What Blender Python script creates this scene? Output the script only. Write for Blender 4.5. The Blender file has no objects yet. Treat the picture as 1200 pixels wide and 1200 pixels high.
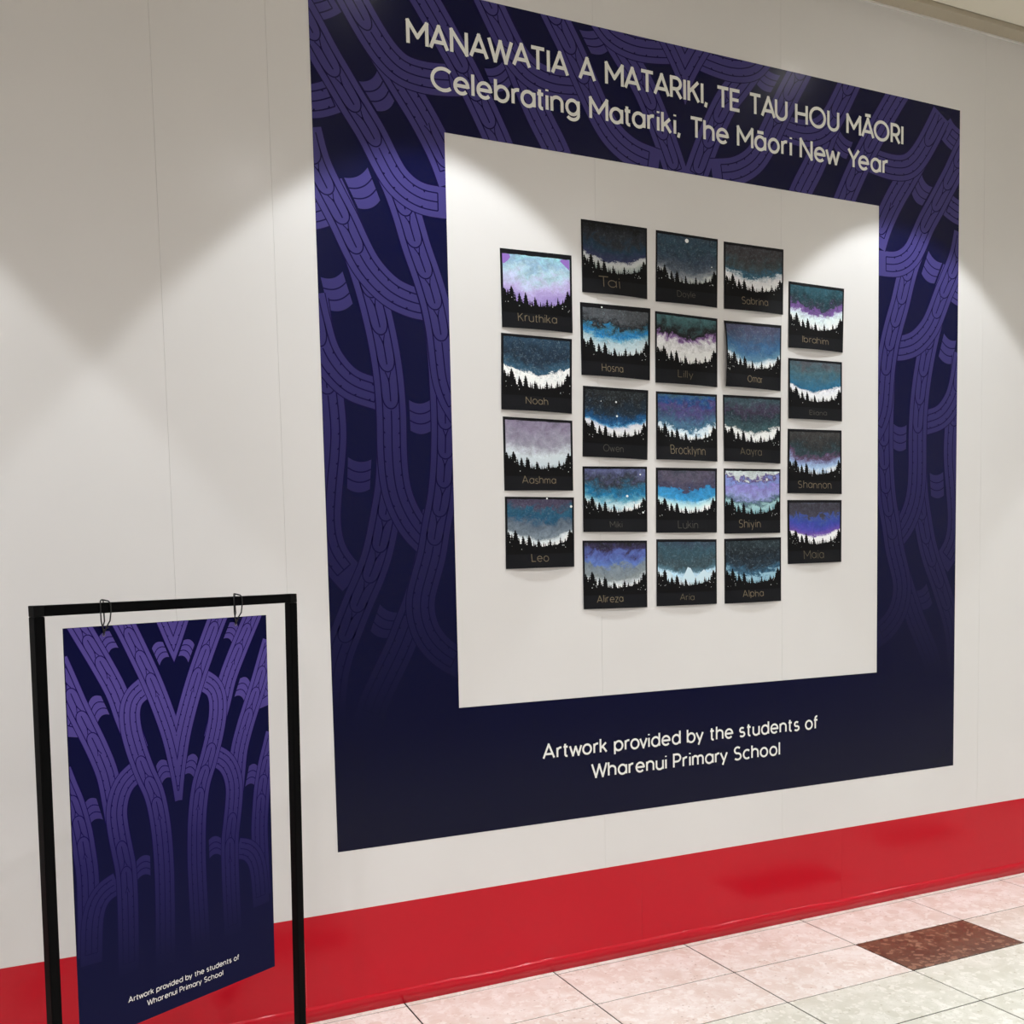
import bpy, bmesh, math, random
from mathutils import Vector, Matrix
random.seed(7)
C = bpy.context.scene.collection
S = bpy.context.scene

# ------------------------------------------------------------------ camera, world, exposure
cd = bpy.data.cameras.new('camera'); cam = bpy.data.objects.new('camera', cd); C.objects.link(cam)
cd.sensor_width = 36.0; cd.sensor_fit = 'HORIZONTAL'
cd.lens = 1209.488 / 1200 * 36.0
cd.shift_y = 152.323 / 1200
cd.clip_start = 0.05
_r = Vector((0.90430505, -0.42633336, -0.02173131)); _u = Vector((0.05170918, 0.05886559, 0.99692578)); _w = Vector((0.42374349, 0.90264872, -0.0752778))
M = Matrix(((_r.x, _u.x, -_w.x, 0.0), (_r.y, _u.y, -_w.y, -3.42655), (_r.z, _u.z, -_w.z, 1.557995), (0, 0, 0, 1)))
cam.matrix_world = M
S.camera = cam
S.view_settings.view_transform = 'Standard'; S.view_settings.look = 'None'
S.view_settings.exposure = 0.0; S.view_settings.gamma = 1.0
S.view_settings.use_curve_mapping = False
wd = bpy.data.worlds.new('world'); S.world = wd; wd.use_nodes = True
wd.node_tree.nodes['Background'].inputs[0].default_value = (1.0, 0.96, 0.92, 1)
wd.node_tree.nodes['Background'].inputs[1].default_value = 0.15

CEIL = 3.9
LAMPS_X = [-3.04, -0.86, 1.31, 3.49, 5.67]      # row of wall-washing downlights 0.7 m off the hoarding
LAMP_Y = -0.70

def srgb(c):
    o = []
    for v in c[:3]:
        v = v / 255.0
        o.append(v / 12.92 if v <= 0.04045 else ((v + 0.055) / 1.055) ** 2.4)
    return (o[0], o[1], o[2], 1.0)

# ------------------------------------------------------------------ materials
class NT:
    def __init__(s, name, rough=0.6, spec=0.5):
        s.m = bpy.data.materials.new(name); s.m.use_nodes = True
        s.t = s.m.node_tree; s.n = s.t.nodes; s.b = s.n['Principled BSDF']
        s.b.inputs['Roughness'].default_value = rough
        s.b.inputs['Specular IOR Level'].default_value = spec
    def node(s, t, **kw):
        n = s.n.new(t)
        for k, v in kw.items(): setattr(n, k, v)
        return n
    def link(s, a, b): s.t.links.new(a, b)
    def math(s, op, a, b=None, clamp=False):
        n = s.node('ShaderNodeMath', operation=op); n.use_clamp = clamp
        for i, v in enumerate((a, b)):
            if v is None: continue
            if isinstance(v, (int, float)): n.inputs[i].default_value = v
            else: s.link(v, n.inputs[i])
        return n.outputs[0]
    def mix(s, f, a, b, mode='MIX'):
        n = s.node('ShaderNodeMix', data_type='RGBA', blend_type=mode)
        for i, v in ((0, f), (6, a), (7, b)):
            if isinstance(v, (int, float)): n.inputs[i].default_value = v
            elif isinstance(v, tuple): n.inputs[i].default_value = v
            else: s.link(v, n.inputs[i])
        return n.outputs[2]
    def noise(s, vec, scale, detail=3, rough=0.5, dist=0.0):
        n = s.node('ShaderNodeTexNoise'); n.inputs['Scale'].default_value = scale
        n.inputs['Detail'].default_value = detail; n.inputs['Roughness'].default_value = rough
        n.inputs['Distortion'].default_value = dist
        if vec is not None: s.link(vec, n.inputs['Vector'])
        return n
    def ramp(s, f, stops, interp='LINEAR'):
        n = s.node('ShaderNodeValToRGB'); cr = n.color_ramp; cr.interpolation = interp
        while len(cr.elements) > 1: cr.elements.remove(cr.elements[-1])
        cr.elements[0].position = stops[0][0]; cr.elements[0].color = stops[0][1]
        for p, c in stops[1:]:
            e = cr.elements.new(p); e.color = c
        s.link(f, n.inputs[0]); return n.outputs[0]
    def bump(s, h, strength, dist=0.001):
        n = s.node('ShaderNodeBump'); n.inputs['Strength'].default_value = strength; n.inputs['Distance'].default_value = dist
        s.link(h, n.inputs['Height']); s.link(n.outputs[0], s.b.inputs['Normal'])
    def col(s, v):
        if isinstance(v, tuple): s.b.inputs['Base Color'].default_value = v
        else: s.link(v, s.b.inputs['Base Color'])

def plain(name, c, rough=0.6, spec=0.5, metal=0.0):
    k = NT(name, rough, spec); k.col(srgb(c)); k.b.inputs['Metallic'].default_value = metal; return k.m

def m_gloss_panel(name, c, rough, spec, wav):
    k = NT(name, rough, spec)
    tc = k.node('ShaderNodeTexCoord')
    n = k.noise(tc.outputs['Object'], 2.2, 2)
    a = srgb(c); b = srgb(tuple(v * 0.97 for v in c))
    k.col(k.mix(n.outputs[0], a, b))
    mp = k.node('ShaderNodeMapping'); mp.inputs['Scale'].default_value = (3.0, 3.0, 1.2); k.link(tc.outputs['Object'], mp.inputs[0])
    n2 = k.noise(mp.outputs[0], 1.6, 2)
    k.bump(n2.outputs[0], wav, 0.02)
    return k.m

WHITE = m_gloss_panel('white_hoarding_paint', (228, 226, 225), 0.20, 0.15, 0.04)
RED = m_gloss_panel('glossy_red_vinyl', (196, 4, 32), 0.18, 0.32, 0.05)
WHITE_MATT = plain('matt_white', (228, 225, 220), 0.9, 0.2)
CREAM = plain('ceiling_cream', (240, 234, 218), 0.9, 0.2)
TRIM = plain('trim_grey_beige', (190, 180, 160), 0.7, 0.3)
JOINT = plain('dark_joint', (38, 36, 34), 0.9, 0.2)

def m_tile(name, base, alt, chips, dark):
    k = NT(name, 0.28, 0.5)
    g = k.node('ShaderNodeNewGeometry'); pos = g.outputs['Position']
    oi = k.node('ShaderNodeObjectInfo')
    ad = k.node('ShaderNodeVectorMath', operation='ADD'); k.link(pos, ad.inputs[0])
    sc = k.node('ShaderNodeVectorMath', operation='SCALE'); k.link(oi.outputs['Location'], sc.inputs[0]); sc.inputs['Scale'].default_value = 7.31
    k.link(sc.outputs[0], ad.inputs[1]); v = ad.outputs[0]
    n1 = k.noise(v, 9, 5, 0.6, 0.6)
    c = k.mix(k.ramp(n1.outputs[0], [(0.35, (0, 0, 0, 1)), (0.65, (1, 1, 1, 1))]), srgb(base), srgb(alt))
    for scale, thr, amt, colr in ((24, 0.36, 0.6, chips), (12, 0.30, 0.85, alt), (40, 0.38, 0.55, chips), (60, 0.38, 0.6, alt)):
        nn = k.noise(v, scale * 0.5, 2)
        w = k.node('ShaderNodeVectorMath', operation='SCALE'); w.inputs['Scale'].default_value = 0.085; k.link(nn.outputs['Color'], w.inputs[0])
        a2 = k.node('ShaderNodeVectorMath', operation='ADD'); k.link(v, a2.inputs[0]); k.link(w.outputs[0], a2.inputs[1])
        vo = k.node('ShaderNodeTexVoronoi'); vo.inputs['Scale'].default_value = scale; vo.inputs['Randomness'].default_value = 1.0
        k.link(a2.outputs[0], vo.inputs['Vector'])
        sep = k.node('ShaderNodeSeparateColor'); k.link(vo.outputs['Color'], sep.inputs[0])
        pick = k.math('GREATER_THAN', sep.outputs[0], 0.62)
        inside = k.math('LESS_THAN', vo.outputs['Distance'], thr * 1.15)
        f = k.math('MULTIPLY', k.math('MULTIPLY', pick, inside), amt)
        c = k.mix(f, c, srgb(colr))
    vo = k.node('ShaderNodeTexVoronoi'); vo.inputs['Scale'].default_value = 55; k.link(v, vo.inputs['Vector'])
    sep = k.node('ShaderNodeSeparateColor'); k.link(vo.outputs['Color'], sep.inputs[0])
    f = k.math('MULTIPLY', k.math('MULTIPLY', k.math('GREATER_THAN', sep.outputs[1], 0.86), k.math('LESS_THAN', vo.outputs['Distance'], 0.22)), 0.45)
    c = k.mix(f, c, srgb(dark))
    k.col(c); return k.m

TILE_BOUNCE = m_tile('red_bounce_stone_tile', (245, 240, 235), (228, 214, 204), (250, 247, 242), (150, 124, 104))  # beige stone by the wall, red bounce light tinted into its colour
TILE_PALE = m_tile('pale_beige_stone_tile', (238, 233, 226), (220, 210, 198), (247, 243, 236), (150, 136, 112))
TILE_GREEN = m_tile('greenish_cream_stone_tile', (234, 234, 224), (214, 214, 200), (247, 246, 238), (162, 150, 120))
TILE_BROWN = m_tile('brown_stone_tile', (112, 82, 64), (90, 64, 50), (170, 130, 106), (60, 40, 32))

def m_fade(name, top, bottom, z0, z1, rough=0.22, spec=0.35, mid=None):
    """printed ink that fades downwards, measured on the object's own height"""
    k = NT(name, rough, spec)
    tc = k.node('ShaderNodeTexCoord'); sx = k.node('ShaderNodeSeparateXYZ'); k.link(tc.outputs['Object'], sx.inputs[0])
    f = k.math('DIVIDE', k.math('SUBTRACT', sx.outputs[2], z0), z1 - z0, True)
    st = [(0.0, srgb(bottom))]
    if mid: st.append((mid[0], srgb(mid[1])))
    st.append((1.0, srgb(top)))
    k.col(k.ramp(f, st)); return k.m

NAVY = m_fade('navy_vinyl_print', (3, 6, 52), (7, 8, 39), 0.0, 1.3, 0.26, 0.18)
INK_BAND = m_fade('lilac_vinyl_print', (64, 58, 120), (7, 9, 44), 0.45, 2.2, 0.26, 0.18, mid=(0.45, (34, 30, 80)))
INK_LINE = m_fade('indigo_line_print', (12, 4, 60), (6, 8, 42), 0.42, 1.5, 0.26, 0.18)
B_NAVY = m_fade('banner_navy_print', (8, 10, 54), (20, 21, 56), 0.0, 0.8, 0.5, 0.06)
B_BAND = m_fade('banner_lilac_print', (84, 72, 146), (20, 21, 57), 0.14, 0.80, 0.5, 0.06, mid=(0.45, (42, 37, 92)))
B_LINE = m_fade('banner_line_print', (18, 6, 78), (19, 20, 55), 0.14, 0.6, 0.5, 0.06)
LETTER = plain('white_lettering', (236, 236, 232), 0.5, 0.3)
B_LETTER = plain('banner_lettering', (232, 230, 228), 0.5, 0.3)
STEEL = plain('black_powder_coated_steel', (3, 3, 4), 0.45, 0.06)
CAPMAT = plain('black_plastic_cap', (10, 10, 11), 0.55, 0.08)
TIE = plain('black_nylon_tie', (12, 12, 14), 0.35, 0.5)
EYELET = plain('metal_eyelet', (150, 150, 155), 0.3, 0.5, 1.0)
CARD = plain('black_sugar_paper', (12, 13, 19), 0.6, 0.18)
TREE = plain('black_ink', (4, 4, 6), 0.6, 0.15)
PENCIL = plain('ochre_pencil', (122, 110, 90), 0.6, 0.3)
PENCIL_PALE = plain('faint_grey_pencil', (76, 74, 68), 0.6, 0.3)
PENCIL_MID = plain('soft_ochre_pencil', (104, 96, 78), 0.6, 0.3)
STAR = plain('white_paint_dot', (236, 240, 240), 0.5, 0.3)

# ------------------------------------------------------------------ object helpers
def obj(name, bm, mat, parent=None, smooth=False):
    me = bpy.data.meshes.new(name); bm.normal_update()
    if smooth:
        for f in bm.faces: f.smooth = True
    bm.to_mesh(me); bm.free()
    me.materials.append(mat)
    o = bpy.data.objects.new(name, me); C.objects.link(o)
    if parent is not None: o.parent = parent
    return o
def struct(o): o['kind'] = 'structure'; return o
def tag(o, label, cat, group=None):
    o['label'] = label; o['category'] = cat
    if group: o['group'] = group
    return o
def thing(name, loc, label, cat, group=None, rz=0.0):
    o = bpy.data.objects.new(name, None); C.objects.link(o); o.location = loc; o.rotation_euler = (0, 0, rz)
    o.empty_display_size = 0.1
    return tag(o, label, cat, group)
def box(bm, lo, hi, bev=0.0):
    vs = [bm.verts.new((x, y, z)) for x in (lo[0], hi[0]) for y in (lo[1], hi[1]) for z in (lo[2], hi[2])]
    fs = [(0, 1, 3, 2), (4, 6, 7, 5), (0, 4, 5, 1), (2, 3, 7, 6), (0, 2, 6, 4), (1, 5, 7, 3)]
    faces = [bm.faces.new([vs[i] for i in f]) for f in fs]
    if bev > 0:
        es = list({e for f in faces for e in f.edges})
        bmesh.ops.bevel(bm, geom=es, offset=bev, segments=2, profile=0.5, affect='EDGES')
def boxbm(lo, hi, bev=0.0):
    bm = bmesh.new(); box(bm, lo, hi, bev); bmesh.ops.recalc_face_normals(bm, faces=bm.faces); return bm
def tube(bm, pts, r, seg=8, closed=False):
    pts = [Vector(p) for p in pts]; n = len(pts); rings = []
    prev = None
    for i, p in enumerate(pts):
        if closed: t = pts[(i + 1) % n] - pts[i - 1]
        else: t = pts[min(i + 1, n - 1)] - pts[max(i - 1, 0)]
        t.normalize()
        a = prev if prev is not None else (Vector((0, 0, 1)) if abs(t.z) < 0.9 else Vector((1, 0, 0)))
        a = (a - t * a.dot(t)).normalized(); b = t.cross(a); prev = a
        rings.append([bm.verts.new(p + a * (r * math.cos(2 * math.pi * k / seg)) + b * (r * math.sin(2 * math.pi * k / seg))) for k in range(seg)])
    for i in range(n if closed else n - 1):
        A, B = rings[i], rings[(i + 1) % n]
        for k in range(seg):
            bm.faces.new((A[k], A[(k + 1) % seg], B[(k + 1) % seg], B[k]))
    if not closed:
        bm.faces.new(rings[0][::-1]); bm.faces.new(rings[-1])

# ------------------------------------------------------------------ the setting
X0R, X1R, Y0R = -5.0, 9.0, -8.5
# floor: dark joint bed with 0.6 x 0.3 m stone tiles
floor = struct(obj('floor', boxbm((X0R, Y0R, -0.08), (X1R, 0.0, -0.0022)), JOINT))
TX, TY, TW, TD = 1.1506, -0.032, 0.6, 0.302
def tile_bm(w, d):
    bm = bmesh.new(); g = 0.0028
    box(bm, (g, g - d, -0.012), (w - g, -g, 0.0), 0.0); 
    top = [f for f in bm.faces if all(abs(v.co.z) < 1e-6 for v in f.verts)][0]
    bmesh.ops.bevel(bm, geom=list(top.edges), offset=0.0010, segments=1, affect='EDGES')
    bmesh.ops.recalc_face_normals(bm, faces=bm.faces); return bm
def tile_mesh(nm, w, d, mat):
    bm = tile_bm(w, d); me = bpy.data.meshes.new(nm); bm.to_mesh(me); bm.free(); me.materials.append(mat); return me
tmesh = {m.name: tile_mesh('tile', TW, TD, m) for m in (TILE_BOUNCE, TILE_PALE, TILE_GREEN, TILE_BROWN)}
strip = tile_mesh('tile', TW, 0.032, TILE_BOUNCE)
brown = {(3, 1), (5, 2), (-1, 2), (1, 4), (3, 6), (7, 3), (5, 7), (-3, 4), (9, 4), (-1, 7), (7, 8)}
for i in range(-6, 12):
    for j in range(-1, 14):
        me = strip if j == -1 else None
        if me is None:
            if (i, j) in brown: me = tmesh['brown_stone_tile']
            elif j == 0 or (j == 1 and i <= 2): me = tmesh['red_bounce_stone_tile']
            elif j <= 1: me = tmesh['pale_beige_stone_tile']
            else: me = tmesh['greenish_cream_stone_tile'] if (i >= 1) else tmesh['pale_beige_stone_tile']
        o = bpy.data.objects.new('tile', me); C.objects.link(o); o.parent = floor
        y = TY - j * TD if j >= 0 else 0.0
        o.location = (TX + (i + 0) * TW, y, random.uniform(-0.0003, 0.0003))
        if (i, j) in brown: o['label'] = 'brown stone tile'

# hoarding wall: core plus tall butted white panels, each 2.2 mm clear of the next only by its eased edge
wall = struct(obj('wall_back', boxbm((X0R, 0.004, -0.08), (X1R, 0.12, 4.3)), WHITE_MATT))
seams = [-5.0, -3.15, -1.95, -0.77, 0.431, 0.787, 1.99, 2.86, 4.02, 5.22, 6.42, 7.62, 9.0]
for a, b in zip(seams[:-1], seams[1:]):
    g = 0.0002
    bm = boxbm((a + g, 0.0, 0.0), (b - g, 0.004, CEIL + 0.1))
    es = [e for e in bm.edges if abs(e.verts[0].co.y) < 1e-6 and abs(e.verts[1].co.y) < 1e-6 and abs(e.verts[0].co.x - e.verts[1].co.x) < 1e-6]
    bmesh.ops.bevel(bm, geom=es, offset=0.0003, segments=1, affect='EDGES')
    obj('wall_panel', bm, WHITE, wall)
# red vinyl along the foot, in the same lengths
for a, b in ((X0R, -1.95), (-1.95, 0.8), (0.8, 2.155), (2.155, 3.19), (3.19, 5.9), (5.9, X1R)):
    o = obj('red_vinyl_strip', boxbm((a + 0.0003, -0.0009, 0.0), (b - 0.0003, 0.0, 0.3686)), RED, wall)
    o['label'] = 'glossy red vinyl strip'
# vinyl lapped over a skirting board
bm = bmesh.new()
prof = [(-0.0009, 0.054), (-0.0022, 0.052), (-0.0045, 0.0495), (-0.0062, 0.047), (-0.0070, 0.043), (-0.0070, 0.0), (-0.0009, 0.0)]
xs = [X0R + 0.02 * i for i in range(int((X1R - X0R) / 0.02) + 1)]
rows = []
for x in xs:
    wv = 0.0012 * math.sin(x * 7.3) + 0.0008 * math.sin(x * 19.1 + 1) + random.uniform(-0.0005, 0.0005)
    rows.append([bm.verts.new((x, min(py - (0.0005 * math.sin(x * 11 + k) if 0 < k < 5 else 0), -0.0009), max(pz + (wv if 0 < k < 4 else 0), 0))) for k, (py, pz) in enumerate(prof)])
for A, B in zip(rows[:-1], rows[1:]):
    for k in range(len(prof) - 1): bm.faces.new((A[k], A[k + 1], B[k + 1], B[k]))
bmesh.ops.recalc_face_normals(bm, faces=bm.faces)
sk = struct(obj('baseboard_back', bm, RED, None, True))

ceiling = struct(obj('ceiling', boxbm((X0R, Y0R, CEIL), (X1R, -0.079, CEIL + 0.1)), CREAM))
struct(obj('trim_1', boxbm((X0R, -0.074, 3.881), (X1R, -0.0005, 3.925), 0.0015), TRIM))
bead = struct(obj('trim_2', boxbm((X0R, -0.006, 3.872), (X1R, 0.0, 3.8815), 0.001), WHITE_MATT))
struct(obj('wall_left', boxbm((X0R - 0.1, Y0R, -0.08), (X0R, 0.12, 4.3)), WHITE_MATT))
struct(obj('wall_right', boxbm((X1R, Y0R, -0.08), (X1R + 0.1, 0.12, 4.3)), WHITE_MATT))
struct(obj('wall_front', boxbm((X0R, Y0R - 0.1, -0.08), (X1R, Y0R, 4.3)), plain('shopfront_grey', (226, 222, 216), 0.8, 0.3)))

# ------------------------------------------------------------------ lamps
LAMP_GLOW = NT('lamp_glow'); LAMP_GLOW.b.inputs['Emission Color'].default_value = (1, 0.97, 0.93, 1); LAMP_GLOW.b.inputs['Emission Strength'].default_value = 30.0
def ring_bm(r0, r1, z0, z1, seg=32):
    bm = bmesh.new(); R = []
    for (r, z) in ((r0, z1), (r0, z0), (r1, z0), (r1, z1)):
        R.append([bm.verts.new((r * math.cos(2 * math.pi * k / seg), r * math.sin(2 * math.pi * k / seg), z)) for k in range(seg)])
    for a in range(4):
        A, B = R[a], R[(a + 1) % 4]
        for k in range(seg): bm.faces.new((A[k], A[(k + 1) % seg], B[(k + 1) % seg], B[k]))
    bmesh.ops.recalc_face_normals(bm, faces=bm.faces); return bm
for x in LAMPS_X:
    t = thing('ceiling_downlight', (x, LAMP_Y, CEIL), 'round white downlight in the ceiling close to the hoarding', 'ceiling lamp', 'downlights washing the hoarding')
    obj('bezel', ring_bm(0.062, 0.085, -0.006, 0.0), WHITE_MATT, t)
    bm = bmesh.new(); bmesh.ops.create_circle(bm, cap_ends=True, radius=0.06, segments=32, matrix=Matrix.Translation((0, 0, -0.002)) @ Matrix.Rotation(math.pi, 4, 'X'))
    obj('lens', bm, LAMP_GLOW.m, t)
    ld = bpy.data.lights.new('downlight_beam', 'SPOT'); ld.energy = 122.0; ld.color = (0.93, 0.975, 1.0)
    ld.spot_size = 2 * math.atan(1 / 1.25); ld.spot_blend = 0.12; ld.shadow_soft_size = 0.035
    lo = bpy.data.objects.new('downlight_beam', ld); C.objects.link(lo); lo.location = (0, 0, -0.012); lo.parent = t
for y in (-2.9, -5.2, -7.4):  # out-of-view rows added as fill; broad soft beams brighten the lower wall
    for x in LAMPS_X + [7.85]:
        t = thing('ceiling_downlight', (x, y, CEIL), 'added unseen fill downlight in the ceiling over the walkway', 'ceiling lamp', 'added fill downlights over the walkway')
        obj('bezel', ring_bm(0.062, 0.085, -0.006, 0.0), WHITE_MATT, t)
        bm = bmesh.new(); bmesh.ops.create_circle(bm, cap_ends=True, radius=0.06, segments=24, matrix=Matrix.Translation((0, 0, -0.002)) @ Matrix.Rotation(math.pi, 4, 'X'))
        obj('lens', bm, LAMP_GLOW.m, t)
        ld = bpy.data.lights.new('downlight_beam', 'SPOT'); ld.energy = 140.0; ld.color = (0.985, 0.98, 1.0)
        ld.spot_size = math.radians(164); ld.spot_blend = 1.0; ld.shadow_soft_size = 0.06
        lo = bpy.data.objects.new('downlight_beam', ld); C.objects.link(lo); lo.location = (0, 0, -0.012); lo.parent = t

# ------------------------------------------------------------------ printed rib pattern
MURAL_BANDS=[('z1', [(0.8969, 3.3848), (0.9417, 3.3859), (0.9965, 3.4129), (1.0261, 3.4431)], 't2'), ('z2', [(0.8853, 3.0742), (0.9361, 3.0799), (0.994, 3.1029), (1.0352, 3.1261)], 't2'), ('z3', [(0.8718, 2.7165), (0.9173, 2.722), (0.9609, 2.741), (1.002, 2.7598)], 't2'), ('K', [(0.9071, 2.4466), (0.9185, 2.3645), (0.9328, 2.2821), (0.9437, 2.1849), (0.9545, 2.0391), (0.9499, 1.9512), (0.9359, 1.8459), (0.9248, 1.7404), (0.928, 1.6661), (0.9463, 1.6028), (0.9802, 1.5531), (1.0147, 1.5145)], 'l2 t4'), ('J', [(0.8962, 2.4594), (0.9106, 2.3861), (0.9359, 2.2879), (0.9742, 2.2232), (1.0314, 2.1728), (1.1146, 2.1485), (1.163, 2.1365)], 'l2 t3'), ('I', [(1.1639, 2.2115), (1.1684, 2.0673), (1.1663, 1.9511), (1.1564, 1.8343), (1.1325, 1.7172), (1.1061, 1.6126), (1.0759, 1.5334), (1.0336, 1.4477), (0.9869, 1.3435), (0.952, 1.2605), (0.9314, 1.1829), (0.9188, 1.0814), (0.9127, 0.9938)], 't2 l5 t2'), ('G', [(1.327, 1.7468), (1.3042, 1.6271), (1.2788, 1.5256), (1.244, 1.4306), (1.2099, 1.3539), (1.1727, 1.2718), (1.1213, 1.1777), (1.0767, 1.0927), (1.0463, 1.0116)], 't3'), ('H', [(0.9725, 2.8247), (1.0075, 2.7523), (1.0429, 2.6762), (1.0756, 2.5961), (1.1053, 2.5034), (1.1292, 2.4092), (1.1475, 2.3194), (1.1623, 2.2114), (1.1691, 2.0891), (1.168, 1.957), (1.1727, 1.8638), (1.1861, 1.7965), (1.2123, 1.7348), (1.2454, 1.6844), (1.2918, 1.6393), (1.3358, 1.6057)], 't2 l4 t4'), ('C', [(0.9046, 2.9914), (0.9217, 2.9183), (0.9423, 2.8615), (0.984, 2.7823), (1.0236, 2.7108), (1.0592, 2.6362), (1.095, 2.5728), (1.1429, 2.521), (1.1977, 2.4834), (1.2753, 2.4614), (1.3383, 2.461)], 'l6 t4'), ('F', [(1.3126, 2.5543), (1.3384, 2.4668), (1.3549, 2.3748), (1.3618, 2.2815), (1.3655, 2.1875), (1.3678, 2.0989), (1.367, 2.0158), (1.3607, 1.9064), (1.3469, 1.7978), (1.3222, 1.6929), (1.3034, 1.5972), (1.2786, 1.5196), (1.2573, 1.4481), (1.2569, 1.382), (1.282, 1.3083), (1.3385, 1.2445), (1.4196, 1.1966)], 't2 l4 t3'), ('E', [(1.0415, 3.1407), (1.0859, 3.0743), (1.1337, 2.999), (1.1761, 2.9217), (1.216, 2.84), (1.2471, 2.7562), (1.2766, 2.657), (1.3136, 2.5552), (1.3401, 2.4675), (1.3581, 2.3751), (1.3668, 2.2877), (1.3757, 2.2087), (1.3997, 2.1419), (1.4341, 2.0898)], 't3 l5 t2'), ('Bb', [(0.8831, 3.3873), (0.9279, 3.3166), (0.9758, 3.2347), (1.0111, 3.1817), (1.0662, 3.0985), (1.1281, 3.0092), (1.1761, 2.9217), (1.2079, 2.8728), (1.2527, 2.8363), (1.311, 2.8154), (1.4089, 2.8133)], 'l7 t4'), ('D', [(1.0553, 3.4545), (1.0996, 3.3905), (1.153, 3.3136), (1.2074, 3.2382), (1.2569, 3.1689), (1.3041, 3.1037), (1.3487, 3.0328), (1.3876, 2.96), (1.4173, 2.8836)], 't3 l1'), ('A', [(1.042, 3.4866), (1.0913, 3.4052), (1.1445, 3.3257), (1.1925, 3.2687), (1.2466, 3.2326), (1.32, 3.2217), (1.4016, 3.2273), (1.4624, 3.2378)], 'l2 t4'), ('Np', [(1.5576, 3.5384), (1.5954, 3.483), (1.64, 3.4108), (1.6815, 3.3282), (1.7202, 3.2469), (1.7645, 3.161), (1.8148, 3.0806), (1.857, 3.0024)], 't4'), ('M', [(1.2809, 3.5508), (1.3339, 3.4788), (1.4088, 3.3701), (1.4698, 3.2762), (1.5286, 3.1771), (1.5946, 3.0538), (1.639, 2.9573)], 't3 l5'), ('N', [(1.533, 3.5903), (1.5796, 3.5072), (1.6238, 3.4309), (1.6721, 3.3586), (1.7335, 3.3081), (1.8191, 3.2874), (1.9195, 3.2956), (1.9842, 3.3066)], 'l3 t4'), ('Q', [(1.976, 3.639), (2.0251, 3.5709), (2.0821, 3.4941), (2.1401, 3.4223), (2.201, 3.3496), (2.2624, 3.2413), (2.3188, 3.1206), (2.3646, 3.0092)], 't2 l4'), ('Ra', [(2.0106, 3.571), (2.0569, 3.5166), (2.1079, 3.4929), (2.1841, 3.4826), (2.2887, 3.4926), (2.3664, 3.51)], 't4'), ('O', [(1.7862, 3.5998), (1.8412, 3.5109), (1.9006, 3.4151), (1.9608, 3.3056), (2.0134, 3.2141), (2.0726, 3.1405), (2.1594, 3.0913), (2.2716, 3.0696)], 'l5 t3'), ('S', [(2.2636, 3.6212), (2.3393, 3.5269), (2.4162, 3.3991), (2.4433, 3.3241)], 't3', 'clip')]
MURAL_PLUGS=[[(1.0911, 3.1701), (1.155, 3.2139), (1.2127, 3.1274), (1.1507, 3.0842)], [(1.0289, 2.8507), (1.1114, 2.895), (1.1519, 2.7929), (1.0742, 2.7577)], [(0.9375, 2.5193), (1.0129, 2.5444), (1.0444, 2.4422), (0.9602, 2.4146)], [(1.2345, 2.1319), (1.3126, 2.1356), (1.3153, 2.0304), (1.237, 2.0277)], [(1.0102, 1.9309), (1.0925, 1.9249), (1.0836, 1.824), (1.0038, 1.8258)], [(1.1067, 1.4291), (1.1827, 1.399), (1.1427, 1.3133), (1.07, 1.3385)], [(1.5496, 3.2932), (1.6205, 3.3275), (1.6521, 3.2566), (1.5847, 3.2197)], [(1.9332, 3.496), (2.0279, 3.5255), (2.0557, 3.4474), (1.9809, 3.4224)]]
BANNER_BANDS=[('A5', [(0.0376, 0.1931), (0.0229, 0.2013), (0.0099, 0.2146), (0.0014, 0.2318), (-0.0023, 0.2513)], 't1'), ('B4', [(-0.0233, 0.3313), (-0.0085, 0.3742), (0.0067, 0.4157), (0.0222, 0.4793), (0.0294, 0.5314), (0.0348, 0.5835), (0.0349, 0.6366), (0.0322, 0.7236), (0.0295, 0.7857)], 'l4 t4'), ('A4', [(0.1107, 0.6297), (0.0771, 0.6419), (0.0566, 0.6636), (0.0456, 0.6919), (0.0399, 0.7312), (0.0352, 0.8087)], 't6'), ('B3', [(-0.02, 0.074), (-0.0032, 0.1151), (0.0254, 0.1862), (0.049, 0.2385), (0.075, 0.2971), (0.097, 0.3589), (0.1079, 0.4237), (0.115, 0.4715)], 'l5 t3'), ('A3', [(0.178, 0.3627), (0.1465, 0.3826), (0.1267, 0.4127), (0.1168, 0.4561), (0.1206, 0.5052), (0.1289, 0.5554), (0.1363, 0.6022), (0.1382, 0.6694), (0.137, 0.7556), (0.1338, 0.8634)], 't4 l3 t4'), ('B2', [(0.0185, -0.0415), (0.0381, -0.0048), (0.0886, 0.0836), (0.1281, 0.1596), (0.1486, 0.2205), (0.1676, 0.2695), (0.1823, 0.3143)], 'l4 t4'), ('A2', [(0.2053, 0.1598), (0.176, 0.1797), (0.1629, 0.2119), (0.1642, 0.2549), (0.1742, 0.2987), (0.1873, 0.3401), (0.2013, 0.3782), (0.2236, 0.4316), (0.2378, 0.5089), (0.244, 0.6076), (0.2433, 0.7209), (0.2385, 0.8766)], 't4 l4 t8'), ('B1', [(0.1236, -0.0568), (0.1555, -0.0018), (0.19, 0.0674), (0.2253, 0.1427), (0.2565, 0.2217), (0.2811, 0.2971), (0.3006, 0.3887), (0.3109, 0.4576)], 'l5 t5', 'clip'), ('B0', [(0.2367, -0.0838), (0.2706, -0.0142), (0.2959, 0.0434), (0.3218, 0.0978)], 't3', 'clip')]
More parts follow.
